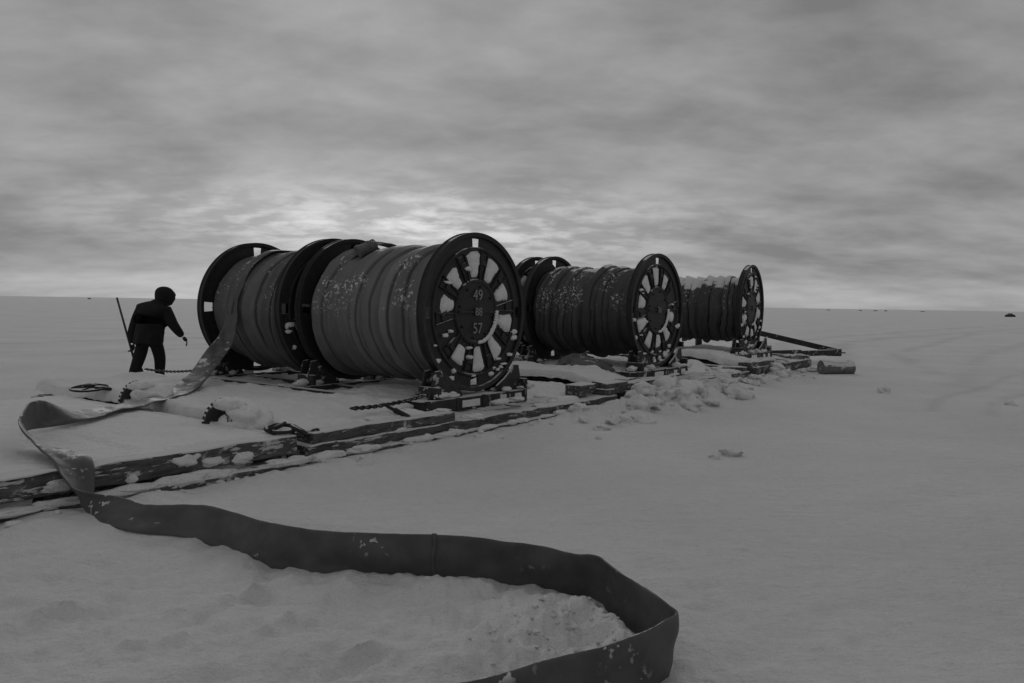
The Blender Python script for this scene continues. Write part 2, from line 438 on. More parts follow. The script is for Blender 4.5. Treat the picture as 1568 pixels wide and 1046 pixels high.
    rr=rr+.020*fbm(np.cos(TH)*2.2+idx*3.7,np.sin(TH)*2.2+TT*1.5,3,seed+5)
    rr=rr+.025*sag*np.sin(fr*math.pi*3+hsh*6)*(hsh>.3)
    XX=rr*np.sin(TH);ZZ=rr*np.cos(TH)
    v=np.stack([XX.ravel(),TT.ravel(),ZZ.ravel()],1)
    f=[]
    for a in range(nt_-1):
        for b_ in range(na_):
            c=(b_+1)%na_; f.append((a*na_+b_,(a+1)*na_+b_,(a+1)*na_+c,a*na_+c))
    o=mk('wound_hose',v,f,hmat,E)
    gap_sh=np.exp(-(fr/(.035+.055*sag))**2)+.7*np.exp(-((fr-f2)/.03)**2)*(hs2>.42)+.5*np.exp(-((1-fr)/.02)**2)  # shade painted into the grooves between wraps, wider towards the sagging bottom
    A1=o.data.attributes.new('wrap','FLOAT','POINT'); A1.data.foreach_set('value',hsh.ravel().astype(np.float32))
    A1=o.data.attributes.new('gap_shade','FLOAT','POINT'); A1.data.foreach_set('value',np.clip(gap_sh,0,1).ravel().astype(np.float32))
    b=MB(); b.tube((0,-.02,0),(0,width+.02,0),.24*R,n=32); b.out('axle_core',STEEL,E,smooth=False)
    if text:
        for k,(tx,zz) in enumerate(text):
            if not tx: continue
            cu=bpy.data.curves.new('stencil','FONT'); cu.body=tx; cu.size=.2 if k!=1 else .15; cu.extrude=.002; cu.align_x='CENTER'; cu.align_y='CENTER'
            cu.materials.append(WHITE)
            o=bpy.data.objects.new('stencil_number',cu); S.collection.objects.link(o); o.parent=E
            o.location=(0,-.062 if k!=1 else -.079,zz); o.rotation_euler=(math.pi/2,0,0)
    return E
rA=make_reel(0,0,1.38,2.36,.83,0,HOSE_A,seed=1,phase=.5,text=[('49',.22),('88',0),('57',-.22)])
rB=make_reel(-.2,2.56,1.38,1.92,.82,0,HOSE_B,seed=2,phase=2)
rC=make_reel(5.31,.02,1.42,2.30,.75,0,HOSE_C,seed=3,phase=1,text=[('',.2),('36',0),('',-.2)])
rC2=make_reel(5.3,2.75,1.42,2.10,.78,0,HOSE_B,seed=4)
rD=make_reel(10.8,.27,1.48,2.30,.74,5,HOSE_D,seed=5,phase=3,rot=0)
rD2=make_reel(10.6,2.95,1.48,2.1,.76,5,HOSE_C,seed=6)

# loose hose end and coupling lying on top of the first reel
b=MB(); b.tube((-.42,1.78,.82),(-.20,1.70,.94),.085,.085,18); b.tube((-.45,1.79,.805),(-.40,1.775,.83),.10,.10,18); b.tube((-.30,1.735,.885),(-.27,1.725,.90),.098,.098,18)
b.out('hose_coupling',HOSE_S,rA,smooth=False,bevel=.006)
ribbon('loose_hose_end',[((-.62,2.0,.50),(.1,.26,0.05)),((-.45,1.95,.75),(.1,.26,.05)),((-.25,1.87,.90),(.05,.28,.06)),((0,1.8,.95),(0,.26,0)),((.3,1.78,.90),(0,.24,0)),((.55,1.8,.74),(0,.24,0))],HOSE_S,rA,wob=.05)

# ------------------------------------------------------------ sleds
def snow_sheet(nm,s0,s1,t0,t1,zf,parent,step=.045,mat=SNOW,seed=0):
    ns=int((s1-s0)/step)+1; n2=int((t1-t0)/step)+1
    a=np.linspace(s0,s1,ns); c=np.linspace(t0,t1,n2); A,B=np.meshgrid(a,c,indexing='ij')
    Zz=zf(A,B)
    ed=np.minimum(np.minimum(A-s0,s1-A),np.minimum(B-t0,t1-B))
    Zz=Zz-.14*np.exp(-(ed/.035)**2)
    jt=.035*fbm(A*6,B*6,3,seed+9)
    Bj=np.where(B-t0<.02,B+jt,B); Aj=np.where((A-s0<.02)|(s1-A<.02),A+jt,A)
    v=np.stack([Aj.ravel(),Bj.ravel(),Zz.ravel()],1)
    f=[(i*n2+j,(i+1)*n2+j,(i+1)*n2+j+1,i*n2+j+1) for i in range(ns-1) for j in range(n2-1)]
    return mk(nm,v,f,mat,parent)
def E0(name,dz=0): return empty(name,(O[0],O[1],dz),RZ)
def beams(mb,s0,s1,t0,t1,z0,z1,jit=.009,seg=1.3):
    """one timber with an uneven, worn outline"""
    n=max(2,int((s1-s0)/.16)); v=[];f=[]
    for i in range(n+1):
        s=s0+(s1-s0)*i/n
        for (a,c) in ((t0,z0),(t1,z0),(t1,z1),(t0,z1)):
            v.append((s,a+random.uniform(-jit,jit),c+random.uniform(-jit,jit)))
    for i in range(n):
        for k in range(4): f.append((i*4+k,i*4+(k+1)%4,(i+1)*4+(k+1)%4,(i+1)*4+k))
    f+=[(0,1,2,3),(n*4+3,n*4+2,n*4+1,n*4)]
    mb.add(v,f)
def beamt(mb,t0,t1,s0,s1,z0,z1):
    m=MB(); beams(m,t0,t1,s0,s1,z0,z1); mb.add([(p[1],p[0],p[2]) for p in m.v],m.f)

# sled 1: empty flat deck in the foreground-left
e1=E0('timber_sled')
b=MB(); EN=-3.56
beams(b,-10,EN,-.88,-.58,.10,.275); beams(b,-10,EN-.05,-.98,-.60,-.03,.05)
beams(b,-10,EN,3.45,3.72,.11,.26); beams(b,-10,EN,3.4,3.8,-.03,.07)
beams(b,-10,EN-.05,.6,.85,-.03,.2); beams(b,-10,EN-.05,2.0,2.25,-.03,.2)
b.out('timbers',TIMBER,e1,smooth=False,bevel=.012)
b=MB()
beamt(b,-.84,3.7,EN-.27,EN-.02,.09,.265)
for k in range(7): beamt(b,-.55,3.4,-9.5+k*.8,-9.25+k*.8,.08,.24)
for k in range(8): beamt(b,-.80,-.62,-9.6+k*.78,-9.42+k*.78,.04,.105)
b.out('cross_timbers',TIMBERX,e1,smooth=False,bevel=.012)
def z1(A,B):
    h=.282+.028*fbm(A*1.0,B*1.0,4,21)+.012*fbm(A*7,B*7,3,22)
    gr=np.exp(-((((B+.07*fbm(A*.6,B*0,2,25))-1.0)/.025)**2))+np.exp(-((A+4.9)/.03)**2)*(B<2.2)
    h=h-.02*np.minimum(gr,1)*(fbm(A*1.5,B*1.5,2,23)>-.1)
    h=h-.16*np.exp(-((B+.86)/.09)**2)*(fbm(A*2.3,B*0+3,3,24)>.0)
    h=h-.05*np.exp(-((A-EN)/.12)**2)*(fbm(B*2,A*0,3,28)>0)
    return h
snow_sheet('snow_cover',-10,EN-.03,-.83,3.68,z1,e1)
b=MB()
for k in range(46):
    s=random.uniform(-9,-3.6); b.blob((s,-.93+random.uniform(-.02,.02),.05),(random.uniform(.10,.30),random.uniform(.04,.07),random.uniform(.02,.065)),.28,1.6)
for k in range(9):
    b.blob((random.uniform(-8,-3.6),-.875,.20+random.uniform(-.08,.05)),(random.uniform(.05,.13),.03,random.uniform(.03,.06)),.3,2)
b.out('snow_clods',SNOW,e1)

def cradle(b,pl,s,t,z,L0=-1.2,L1=.9):
    """steel base under a flange, with brackets following its curve"""
    y0,y1=t-.24,t-.02
    b.box(s+L0,s+L1,y0,y0+.05,z-1.24,z-1.08); b.box(s+L0,s+L1,y1+.05,y1+.10,z-1.24,z-1.08)
    b.box(s+L0+.004,s+L1-.004,y0+.045,y1+.055,z-1.10,z-1.085)
    for q in (L0+.02,-.62,-.1,.42,L1-.08): b.box(s+q,s+q+.06,y0-.012,y0+.02,z-1.245,z-1.07)
    for sg in (-1,1):
        poly=[(.34,-1.085),(.98,-1.085),(.93,-.98),(.86,-.74),(.76,-.73),(.70,-.80),(.55,-.91),(.38,-1.0)]
        poly=[(s+sg*px,z+pz) for px,pz in poly]
        b.prism(poly,t-.11,t-.075); b.prism(poly,t+.07,t+.10)
        b.box(s+sg*.72-.05,s+sg*.72+.05,t-.10,t+.10,z-1.08,z-.82)
        b.box(s+sg*.9-.03,s+sg*.9+.03,t-.22,t+.12,z-1.08,z-.93)
    for q,w in ((-.50,.34),(.28,.22),(.60,.16)):
        pl.box(s+q,s+q+w,y0-.006,y0+.01,z-1.21,z-1.115,jit=.006)
def rail(b,s,t0,t1,z):
    b.box(s-.06,s+.06,t0,t1,z-1.23,z-1.09)

def reel_sled(name,s,z,s0,s1,seed=0,tw=(2.36,2.58,4.48),sd=0,deep=0):
    E=E0(name); b=MB(); pl=MB()
    cradle(b,pl,s,sd,z); 
    cradle(b,pl,s,sd+tw[0]+.02,z,-1.0,1.0)
    cradle(b,pl,s-.1,sd+tw[2]+.12,z,-1.0,1.0)
    for q in (-1.12,-.45,.45,.82): rail(b,s+q,sd-.19,sd+tw[2]+.1,z)
    b.out('steel_cradle',STEEL2,E,smooth=False,bevel=.006)
    pl.out('snow_filled_pockets',SNOW,E,smooth=False)
    b=MB(); zb=z-1.25
    beams(b,s0,s1,-.82,-.50,-.03,zb+.01); beams(b,s0+.06,s-1.28,-.80,-.54,zb+.013,zb+.125)
    beams(b,s0-.05,s1+.1,-.90,-.81,-.04,.03)
    beams(b,s0,s1,-.42,-.14,-.03,zb-.01)
    for t in (1.2,2.5,3.8,4.9): beams(b,s0,s1,t,t+.28,-.03,zb-.01)
    b.out('timbers',TIMBER,E,smooth=False,bevel=.012)
    b=MB()
    for q in np.arange(s0+.05,s1-.2,.62): beamt(b,-.52,5.1,q,q+.2,zb-.06,zb+.008)
    beamt(b,-.78,5.1,s1-.24,s1-.02,zb-.02,zb+.10)
    b.out('cross_timbers',TIMBERX,E,smooth=False,bevel=.012)
    def zf(A,B):
        h=zb+.035+.07*fbm(A*1.6,B*1.6,4,seed)+.025*fbm(A*8,B*8,3,seed+1)
        h=h+.10*np.clip((s-1.3-A)/.4,0,1)
        h=h+(.08+deep)*np.clip((B+.1)/.4,0,1)
        h=h-.065*np.clip((-.15-B)/.12,0,1)*(A>s-1.3)*(A<s+1.1)
        h=h+.09*np.exp(-((B-sd-1.2)/.8)**2)*np.exp(-((A-s)/1.5)**2)
        h=h-.20*np.exp(-((B+.70)/.11)**2)*(fbm(A*2.1,B*0+3,3,seed+6)>-.12)
        return h
    snow_sheet('snow_cover',s0+.02,s1-.03,-.70,5.15,zf,E,seed=seed)
    b=MB()
    for k in range(22):
        b.blob((random.uniform(s0,s1),-.89+random.uniform(-.03,.02),.03),(random.uniform(.08,.25),random.uniform(.04,.07),random.uniform(.02,.05)),.25,1.6)
    for k in range(20):
        b.blob((random.uniform(s0,s1),-.64+random.uniform(-.12,.12),zb+(.12 if random.random()<.3 else .01)),(random.uniform(.06,.2),random.uniform(.04,.10),random.uniform(.015,.04)),.25,1.6)
    for sg in (-1,1):
        for t in (sd-.16,sd+tw[0],sd+tw[2]):
            for k in range(5): b.blob((s+sg*random.uniform(.30,1.05),t+random.uniform(-.05,.14),z-1.07+random.uniform(0,.04)),(random.uniform(.06,.15),random.uniform(.05,.1),random.uniform(.02,.06)),.28,1.8)
    for k in range(11): b.blob((s-1.2+random.uniform(-.6,.4),random.uniform(-.1,4.8),zb+.08),(random.uniform(.12,.3),random.uniform(.12,.3),random.uniform(.05,.10)),.25,1.6)
    b.out('snow_clods',SNOW,E)
    return E
reel_sled('reel_sled',0,1.38,-3.38,2.45,seed=41)
reel_sled('reel_sled',5.31,1.42,2.75,7.95,seed=51,deep=.04)
reel_sled('reel_sled',10.8,1.48,8.3,12.2,seed=61,sd=.25,deep=.04)

# broken timber blocks and canvas under the middle reels
e=E0('timber_offcuts'); b=MB()
for (s,t,ls,lt,h,z,r) in ((1.9,-.50,.55,.25,.16,.17,.1),(2.55,-.62,.6,.28,.18,.15,-.05),(3.3,-.5,.6,.2,.14,.18,.15),(4.0,-.62,.5,.3,.12,.17,-.1),(8.4,-.6,.5,.25,.14,.2,0.1),(9.3,-.5,.6,.2,.12,.22,-.1)):
    M=Matrix.Translation((s,t,z+h/2))@Matrix.Rotation(r,4,'Z'); b.box(-ls/2,ls/2,-lt/2,lt/2,-h/2,h/2,M,jit=.015)
b.out('blocks',TIMBER,e,smooth=False,bevel=.012)
e=E0('folded_canvas'); b=MB(); b.blob((4.0,.75,.30),(.5,.45,.22),.3,1.6,.3,lv=4); b.blob((4.5,1.2,.36),(.45,.4,.22),.3,2,.8,lv=4)
b.out('folds',HOSE_S,e)

# snow chunks pushed up beside the train
b=MB()
def ch(x,y,r,lv=3): b.blob((x,y,gh(x,y)+r*.12),(r*random.uniform(1,1.5),r*random.uniform(.8,1.1),r*random.uniform(.55,.95)),.42,1.6,random.uniform(0,3),lv=lv)
for k in range(75):
    s=random.gauss(3.1,1.1); t=random.gauss(-1.4,.33); p=P(s,t); ch(p.x,p.y,random.choice((.03,.04,.05,.06,.08,.10,.16))*random.uniform(.8,1.2))
for k in range(50):
    s=random.gauss(7.6,1.8); t=random.gauss(-1.15,.22); p=P(s,t); ch(p.x,p.y,random.choice((.03,.04,.06,.09,.12))*random.uniform(.8,1.2))
for k in range(40):
    s=random.uniform(-7,2.2); t=random.gauss(-1.08,.08); p=P(s,t); ch(p.x,p.y,random.uniform(.010,.035),2)
for (x,y,r) in ((2.25,8.05,.08),(2.05,7.9,.04),(6.7,14.3,.10),(8.05,12.8,.08),(1.0,9.0,.03),(.86,2.95,.04),(.95,3.0,.03),(.8,3.05,.03),(2.6,11.6,.17),(3.0,11.9,.12),(1.7,10.3,.12),(1.3,10.05,.09)):
    ch(x,y,r)
for k in range(120):
    x=random.gauss(.25,.2); y=random.gauss(3.5,.3)
    if x>.5: continue
    ch(x,y,random.uniform(.004,.011),2)
b.out('snow_chunks',SNOW)

# ------------------------------------------------------------ tow bar and barrel
e=empty('tow_bar'); b=MB()
tip=Vector((8.95,21.9,.30))
def bar(a,c,w,h):
    a=Vector(a);c=Vector(c);L=(c-a).length;M=Matrix.Translation(a)@(c-a).to_track_quat('X','Z').to_matrix().to_4x4()
    b.box(0,L,-w/2,w/2,-h/2,h/2,M)
bar((5.3,22.6,1.15),tip+Vector((0,.05,.03)),.16,.15)
bar(P(12.0,.35,.30),tip,.18,.15); bar(P(12.0,.35,.30),P(12.0,.35,.30)+(tip-P(12.0,.35,.30))*.45,.26,.21)
bar((5.3,22.6,0),(5.3,22.6,1.2),.16,.16)
bar(P(12.2,3.0,.25),(5.3,22.6,.25),.14,.14)
bar(tip-Vector((.3,0,0)),tip+Vector((.08,-.04,0)),.24,.2)
b.torus(Matrix.Translation(tip+Vector((.12,-.06,0))),.07,.025)
b.out('bars',STEEL2,e,smooth=False,bevel=.01)
e=empty('snowy_barrel',(7.5,18.35,.14),math.radians(8)); b=MB()
prof=[(-.39,.14),(-.385,.165),(-.37,.17),(-.35,.16),(-.13,.155),(-.12,.165),(-.10,.165),(-.09,.155),(.12,.155),(.13,.165),(.15,.165),(.16,.155),(.35,.16),(.37,.17),(.385,.165),(.39,.14)]
v=[];f=[];N=28
for x,r in prof:
    for i in range(N):
        a=2*math.pi*i/N; v.append((x,r*math.cos(a),r*math.sin(a)))
for k in range(len(prof)-1):
    for i in range(N): f.append((k*N+i,k*N+(i+1)%N,(k+1)*N+(i+1)%N,(k+1)*N+i))
f+=[tuple(range(N)),tuple(range((len(prof)-1)*N,len(prof)*N))]
BAR=grime('barrel_paint',.10,.20,snow=.5,nz=(.1,.9)); mk('drum',v,f,BAR,e,smooth=False)
b=MB(); b.blob((0,.02,.15),(.34,.12,.06),.2,2,lv=4); b.out('snow_cap',SNOW,e)

# ------------------------------------------------------------ snow-covered tyres, hoop, chains
TYRE=grime('tyre_rubber',.012,.025,snow=.20,nz=(-.2,.8),scale=14,side=.06)
def tyre(x,y,z,rz,sc=1):
    e=empty('snow_covered_tyre',(x,y,z),rz); b=MB()
    M=Matrix.Rotation(math.radians(68),4,'X')
    b.torus(M,.135*sc,.095*sc,48,14)
    for i in range(26):
        a=2*math.pi*i/26; Mi=M@Matrix.Rotation(a,4,'Z')@Matrix.Translation((.222*sc,0,0)); b.box(-.03,.012,-.016,.010,-.06,.06,Mi)
    b.tube(M@Vector((0,0,-.04)),M@Vector((0,0,.03)),.07*sc,n=20)
    b.out('tyre_casing',TYRE,e,smooth=False)
    b=MB(); b.blob((0.14*sc,.12*sc,.0),(.29*sc,.24*sc,.21*sc),.18,1.3,lv=4); b.blob((0.04,.03*sc,.17*sc),(.17*sc,.13*sc,.07*sc),.2,1.6,lv=3); b.out('snow_cap',SNOW,e)
tyre(-2.80,7.75,.31,math.radians(-20),.95); tyre(-4.42,9.35,.31,math.radians(-20),.9)
e=empty('steel_hoop',(-5.27,9.9,.37)); b=MB(); b.torus(Matrix.Rotation(.1,4,'X'),.21,.014); b.tube((-.2,0,0),(.2,0,0.01),.010); b.tube((0,-.2,-.02),(0,.2,.02),.010); b.tube((.1,-.02,0),(.32,-.1,.0),.02); b.torus(Matrix.Translation((0,0,.03)),.05,.02,16); b.out('hoop',RUST,e)
def chain(name,a,c,sag,link=.07,r=.009):
    e=empty(name,a); b=MB(); a=Vector(a);c=Vector(c);L=(c-a).length; n=int(L/(link*.72))
    for i in range(n):
        t=(i+.5)/n; p=(c-a)*t-Vector((0,0,sag*4*t*(1-t))); d=(c-a)/L-Vector((0,0,sag*4*(1-2*t)/L)); d.normalize()
        M=Matrix.Translation(p)@d.to_track_quat('X','Z').to_matrix().to_4x4()@Matrix.Rotation((i%2)*math.pi/2+.3,4,'X')
        b.torus(M,link*.36,r,12,6,sx=1.35,sy=.8)
    b.out('links',RUST,e); return e
chain('chain',(-6.0,13.0,.34),(-4.35,12.2,.52),.08,.06,.008)
chain('chain',P(-2.45,-.35,.36),P(-1.15,-.2,.38),.03,.07,.010)
chain('chain',P(2.0,-.5,.28),P(3.6,-.55,.30),.05,.08,.011)
chain('chain',P(-3.75,-.72,.31),P(-3.2,-.72,.25),.04,.09,.014)
e=empty('load_binder',P(-1.95,-.66,.26),RZ); b=MB(); b.tube((-.22,.08,.13),(.2,-.1,-.12),.016); b.tube((-.12,0.04,.07),(.1,-.05,-.06),.03); b.tube((0,0,0),(-.02,.25,.08),.02); b.torus(Matrix.Translation((-.24,.09,.14)),.035,.011,14); b.out('binder_bar',RUST,e)
e=empty('tow_shackle',P(-3.62,-.72,.32),RZ-.5); b=MB(); b.torus(Matrix.Rotation(.2,4,'X'),.10,.020,sx=1.3); b.torus(Matrix.Translation((.15,-.05,-.01))@Matrix.Rotation(.5,4,'Y'),.07,.02); b.tube((-.12,-.08,0),(.05,.1,.03),.022); b.out('shackle',RUST,e)

# ------------------------------------------------------------ unrolled flat hose
up=Vector((0,0,1))
pts=[]; wd=Vector((W[0],W[1],0))
cB=P(-.2,3.74,1.38); ud=Vector((U[0],U[1],0))
for a in (75,50,25,0,-25,-50,-75,-95):
    ra=math.radians(a); rr=.915
    pts.append((cB+ud*(rr*math.sin(ra))+up*(rr*math.cos(ra))+wd*.1*(a-75)/-170,wd*.32))
pts+= [((-4.17,11.6,.93),(-.27,.10,.10)),((-4.12,10.9,.70),(-.29,.06,.06)),((-4.06,10.2,.48),(-.29,.03,.04)),
 ((-4.02,9.5,.375),(-.28,.03,.02)),((-4.10,8.9,.345),(-.27,-.02,.0)),((-4.17,8.3,.345),(-.27,-.02,.0)),((-4.20,7.75,.36),(-.24,-.02,.08)),
 ((-4.22,7.3,.42),(-.10,-.02,.23)),((-4.15,6.9,.47),(.02,.03,.26)),((-3.98,6.52,.48),(.02,.04,.25)),((-3.76,6.22,.43),(-.12,-.08,.22)),((-3.48,5.98,.37),(-.20,-.14,.12)),((-3.20,5.76,.33),(-.20,-.17,.05)),
 ((-3.05,5.58,.20),(-.17,-.12,.12)),((-2.93,5.44,.09),(-.06,-.02,.19)),((-2.70,5.30,.065),(.08,.10,.15)),((-2.35,5.08,.07),(.10,.15,.13))]
for i,(x,y) in enumerate(GP[2:]):
    lean={0:(.05,.12),1:(.0,.06),2:(0,.03),3:(0,.01),4:(0,-.02),5:(-.01,-.04),6:(-.02,-.06),7:(-.01,-.05),8:(.00,-.04),9:(.01,-.01),10:(.02,.02),11:(.01,.02)}.get(i,(0,.03))
    h=(.19 if i==0 else .25) if i<6 else .27
    pts.append(((x+lean[0]*.5,y+lean[1]*.5,gh(x,y)*.5+h/2-.015),(lean[0],lean[1],h)))
eH=empty('flat_hose'); ribbon('hose_web',pts,HOSE_R,eH,steps=20,thick=.016,cup=.006,wob=.045,straps=(((-.405,4.27,.12),.012),))

# ------------------------------------------------------------ person
PX,PY=-6.32,13.8
per=empty('person',(PX,PY,gh(PX,PY)+.0),0)
def skin(name,J,E,R,mats,root=0,sub=2,zsplit=None):
    me=bpy.data.meshes.new(name); me.from_pydata(J,E,[]); me.update()
    o=bpy.data.objects.new(name,me); S.collection.objects.link(o)
    bpy.context.view_layer.objects.active=o
    m=o.modifiers.new('skin','SKIN'); m.use_smooth_shade=True
    for i,r in enumerate(R):
        d=me.skin_vertices[0].data[i]; d.radius=(r,r) if not isinstance(r,tuple) else r; d.use_root=(i==root)
    s=o.modifiers.new('sub','SUBSURF'); s.levels=sub; s.render_levels=sub
    dg=bpy.context.evaluated_depsgraph_get(); me2=bpy.data.meshes.new_from_object(o.evaluated_get(dg)); 
    bpy.data.objects.remove(o)
    me2.materials.clear()
    for mm in mats: me2.materials.append(mm)
    for p in me2.polygons:
        p.use_smooth=True; p.material_index=1 if (zsplit is not None and p.center.z<zsplit) else 0
    o=bpy.data.objects.new(name,me2); S.collection.objects.link(o); o.parent=per; return o
# walking away from the camera, a little to the right, stooping; left hand carries the shovel
J=[(.02,0,.84),(.03,.02,1.00),(.05,.05,1.17),(.08,.09,1.31),(.14,.14,1.40),(.21,.18,1.48),
   (-.15,.12,1.30),(-.26,.13,1.09),(-.32,.10,.88),(-.315,.09,.70),
   (.29,.08,1.27),(.41,.06,1.05),(.50,.12,.90),(.545,.16,.83),
   (-.08,.03,.76),(-.14,-.02,.46),(-.20,-.16,.13),(-.18,-.03,.05),
   (.12,.03,.76),(.15,.15,.45),(.14,.14,.12),(.17,.30,.055)]
E=[(0,1),(1,2),(2,3),(3,4),(4,5),(3,6),(6,7),(7,8),(8,9),(3,10),(10,11),(11,12),(12,13),(0,14),(14,15),(15,16),(16,17),(0,18),(18,19),(19,20),(20,21)]
Rr=[(.22,.17),(.24,.18),(.25,.19),(.20,.16),.10,.10, .125,.10,.085,.062, .12,.095,.075,.056, .125,.11,.085,.06, .125,.105,.085,.06]
skin('body',J,E,Rr,[COAT,TROUS],zsplit=.74)
v=[];f=[];N=32
for k,(z,rx,ry) in enumerate([(1.06,.22,.18),(.95,.235,.195),(.82,.24,.205),(.70,.235,.205)]):
    for i in range(N):
        a=2*math.pi*i/N; w=1+.035*math.sin(a*7+k)*k; v.append((.03+(z-.9)*.12+rx*w*math.cos(a),ry*w*math.sin(a)+.01,z+.015*math.sin(a*3)*(k==3)))
for k in range(3):
    for i in range(N): f.append((k*N+i,k*N+(i+1)%N,(k+1)*N+(i+1)%N,(k+1)*N+i))
mk('parka_skirt',v,f,COAT,per,solid=.02,sub=1)
fd=Vector((.62,.70,-.34)).normalized(); hc=Vector((.22,.19,1.53))
q=fd.to_track_quat('X','Z')
V_,F_=ICO[4]; v=[]
for p in V_:
    p=Vector(p); back=max(0,-p.x); s_=Vector((.160*(1+.30*back*max(0,p.z+.2)),.138,.165)); 
    pp=Vector((p.x*s_.x,p.y*s_.y,p.z*s_.z)); v.append(hc+q@pp)
f=[t for t in F_ if sum(V_[i][0] for i in t)/3<.62]
mk('hood',v,f,COAT,per,solid=.02)
b=MB(); M=Matrix.Translation(hc+q@Vector((.11,0,0)))@q.to_matrix().to_4x4()@Matrix.Rotation(math.pi/2,4,'Y')
b.torus(M,.108,.024,40,10); o=b.out('fur_trim',FUR,per)
for vv in o.data.vertices: vv.co+=Vector([random.uniform(-.007,.007) for _ in range(3)])
b=MB(); V3,F3=ICO[3]; hv=[]
for p in V3:
    x,y,z=p; sx=.095*(1+.12*max(0,-x)); 
    pp=Vector((x*sx,y*.075*(1-.15*max(0,-z)),z*.115)); 
    if x>.8 and abs(z+.05)<.35 and abs(y)<.25: pp.x+=.022
    if x>.7 and .1<z<.4 and .15<abs(y)<.5: pp.x-=.010
    hv.append(hc+q@(pp+Vector((.03,0,-.01))))
b.add(hv,F3)
b.tube(hc+q@Vector((.12,0,.02)),hc+q@Vector((.145,0,-.03)),.008,.016,10)
b.blob(hc+q@Vector((.112,0,-.065)),(.02,.02,.007),.05,1,lv=2)
b.out('face',SKIN,per)
b=MB(); b.blob((.13,.13,1.39),(.17,.15,.10),.08,1.5); b.out('collar',COAT,per)
def hand(name,w,d,side,curl):
    """glove with palm, four unequal curled fingers and a thumb"""
    w=Vector(w); d=Vector(d).normalized(); n=Vector(side).normalized(); s_=d.cross(n).normalized()
    J=[w,w+d*.05,w+d*.09];E=[(0,1),(1,2)];R=[.032,.036,.034]
    for k,(o_,L) in enumerate(((-.030,.075),(-.010,.085),(.010,.080),(.030,.062))):
        base=len(J); a=w+d*.095+s_*o_; J.append(a); E.append((2,base)); R.append(.0115)
        dirv=d.copy(); p=a
        for j in range(3):
            dirv=(dirv*math.cos(curl)+n*math.sin(curl)).normalized(); 
            p=p+dirv*(L/3+.004); J.append(p); E.append((len(J)-2,len(J)-1)); R.append(.0105-.0008*j)
    p=w+d*.03-s_*.038; J.append(p);E.append((1,len(J)-1));R.append(.014)
    p=p+(d*.6-s_*.6+n*.3).normalized()*.035; J.append(p);E.append((len(J)-2,len(J)-1));R.append(.012)
    p=p+(d*.8+n*.5).normalized()*.03; J.append(p);E.append((len(J)-2,len(J)-1));R.append(.011)
    skin(name,[tuple(p) for p in J],E,R,[GLOVE],sub=1)
hand('left_hand',(-.315,.09,.69),(.03,-.02,-1),(-.3,-.9,0),1.0)
hand('right_hand',(.545,.16,.83),(.55,.2,-.75),(-.6,-.3,-.5),.45)
eS=empty('shovel',(PX,PY,gh(PX,PY))); b=MB(); a=Vector((-.545,.03,1.50)); c=Vector((-.235,.06,.30)); b.tube(a,c,.017,.019,12)
b.out('handle',WOOD,eS)
dv=(c-a).normalized(); sv=Vector((.9,.35,.2)); sv=(sv-dv*sv.dot(dv)).normalized(); nv=dv.cross(sv)
v=[];f=[];Wt=[.03,.10,.115,.12,.12,.105,.06,.01]; Lt=[-.06,0,.06,.12,.18,.24,.29,.31]
for i,(w_,l) in enumerate(zip(Wt,Lt)):
    for j in range(7):
        qq=j/3-1; v.append(c+dv*l+sv*w_*.8*qq+nv*(.03*qq*qq-.02))
for i in range(len(Wt)-1):
    for j in range(6): f.append((i*7+j,i*7+j+1,(i+1)*7+j+1,(i+1)*7+j))
mk('blade',v,f,STEEL,eS,solid=.005); b=MB(); b.tube(c-dv*.12,c+dv*.05,.026,.022,12); b.out('socket',STEEL,eS)

# ------------------------------------------------------------ far away things
def vehicle(x,y,sc,rz):
    e=empty('distant_tracked_vehicle',(x,y,0),rz); b=MB()
    b.prism([(-1.4,.35),(1.3,.35),(1.5,.6),(1.1,.85),(.4,.9),(.2,1.25),(-.5,1.25),(-.6,.9),(-1.4,.85)],-.7,.7)
    b.prism([(-1.5,.15),(-1.2,0),(1.1,0),(1.5,.2),(1.5,.45),(-1.5,.45)],-.95,-.65); b.prism([(-1.5,.15),(-1.2,0),(1.1,0),(1.5,.2),(1.5,.45),(-1.5,.45)],.65,.95)
    o=b.out('hull',STEEL,e,smooth=False,bevel=.05); e.scale=(sc,sc,sc)
vehicle(133,213,.75,.2)
b=MB()
for (x,y,w,h) in ((280,640,1.5,.6),(292,640,2,.7),(305,650,1,.8),(262,660,2,.6),(330,640,2.4,.5),(-330,620,1.2,1.0)):
    b.prism([(x-w/2,0),(x+w/2,0),(x+w/2,h*.6),(x+w*.2,h*.65),(x+w*.15,h),(x-w*.3,h),(x-w*.35,h*.6),(x-w/2,h*.55)],y,y+3)
HZ,_nt,_b=newmat('hazy_dark'); _b.inputs['Roughness'].default_value=.9
_nt.links.new(mixc(_nt,noise(_nt,.5),g(.12),g(.28)),_b.inputs['Base Color'])
b.out('distant_camp_equipment',HZ,smooth=False)

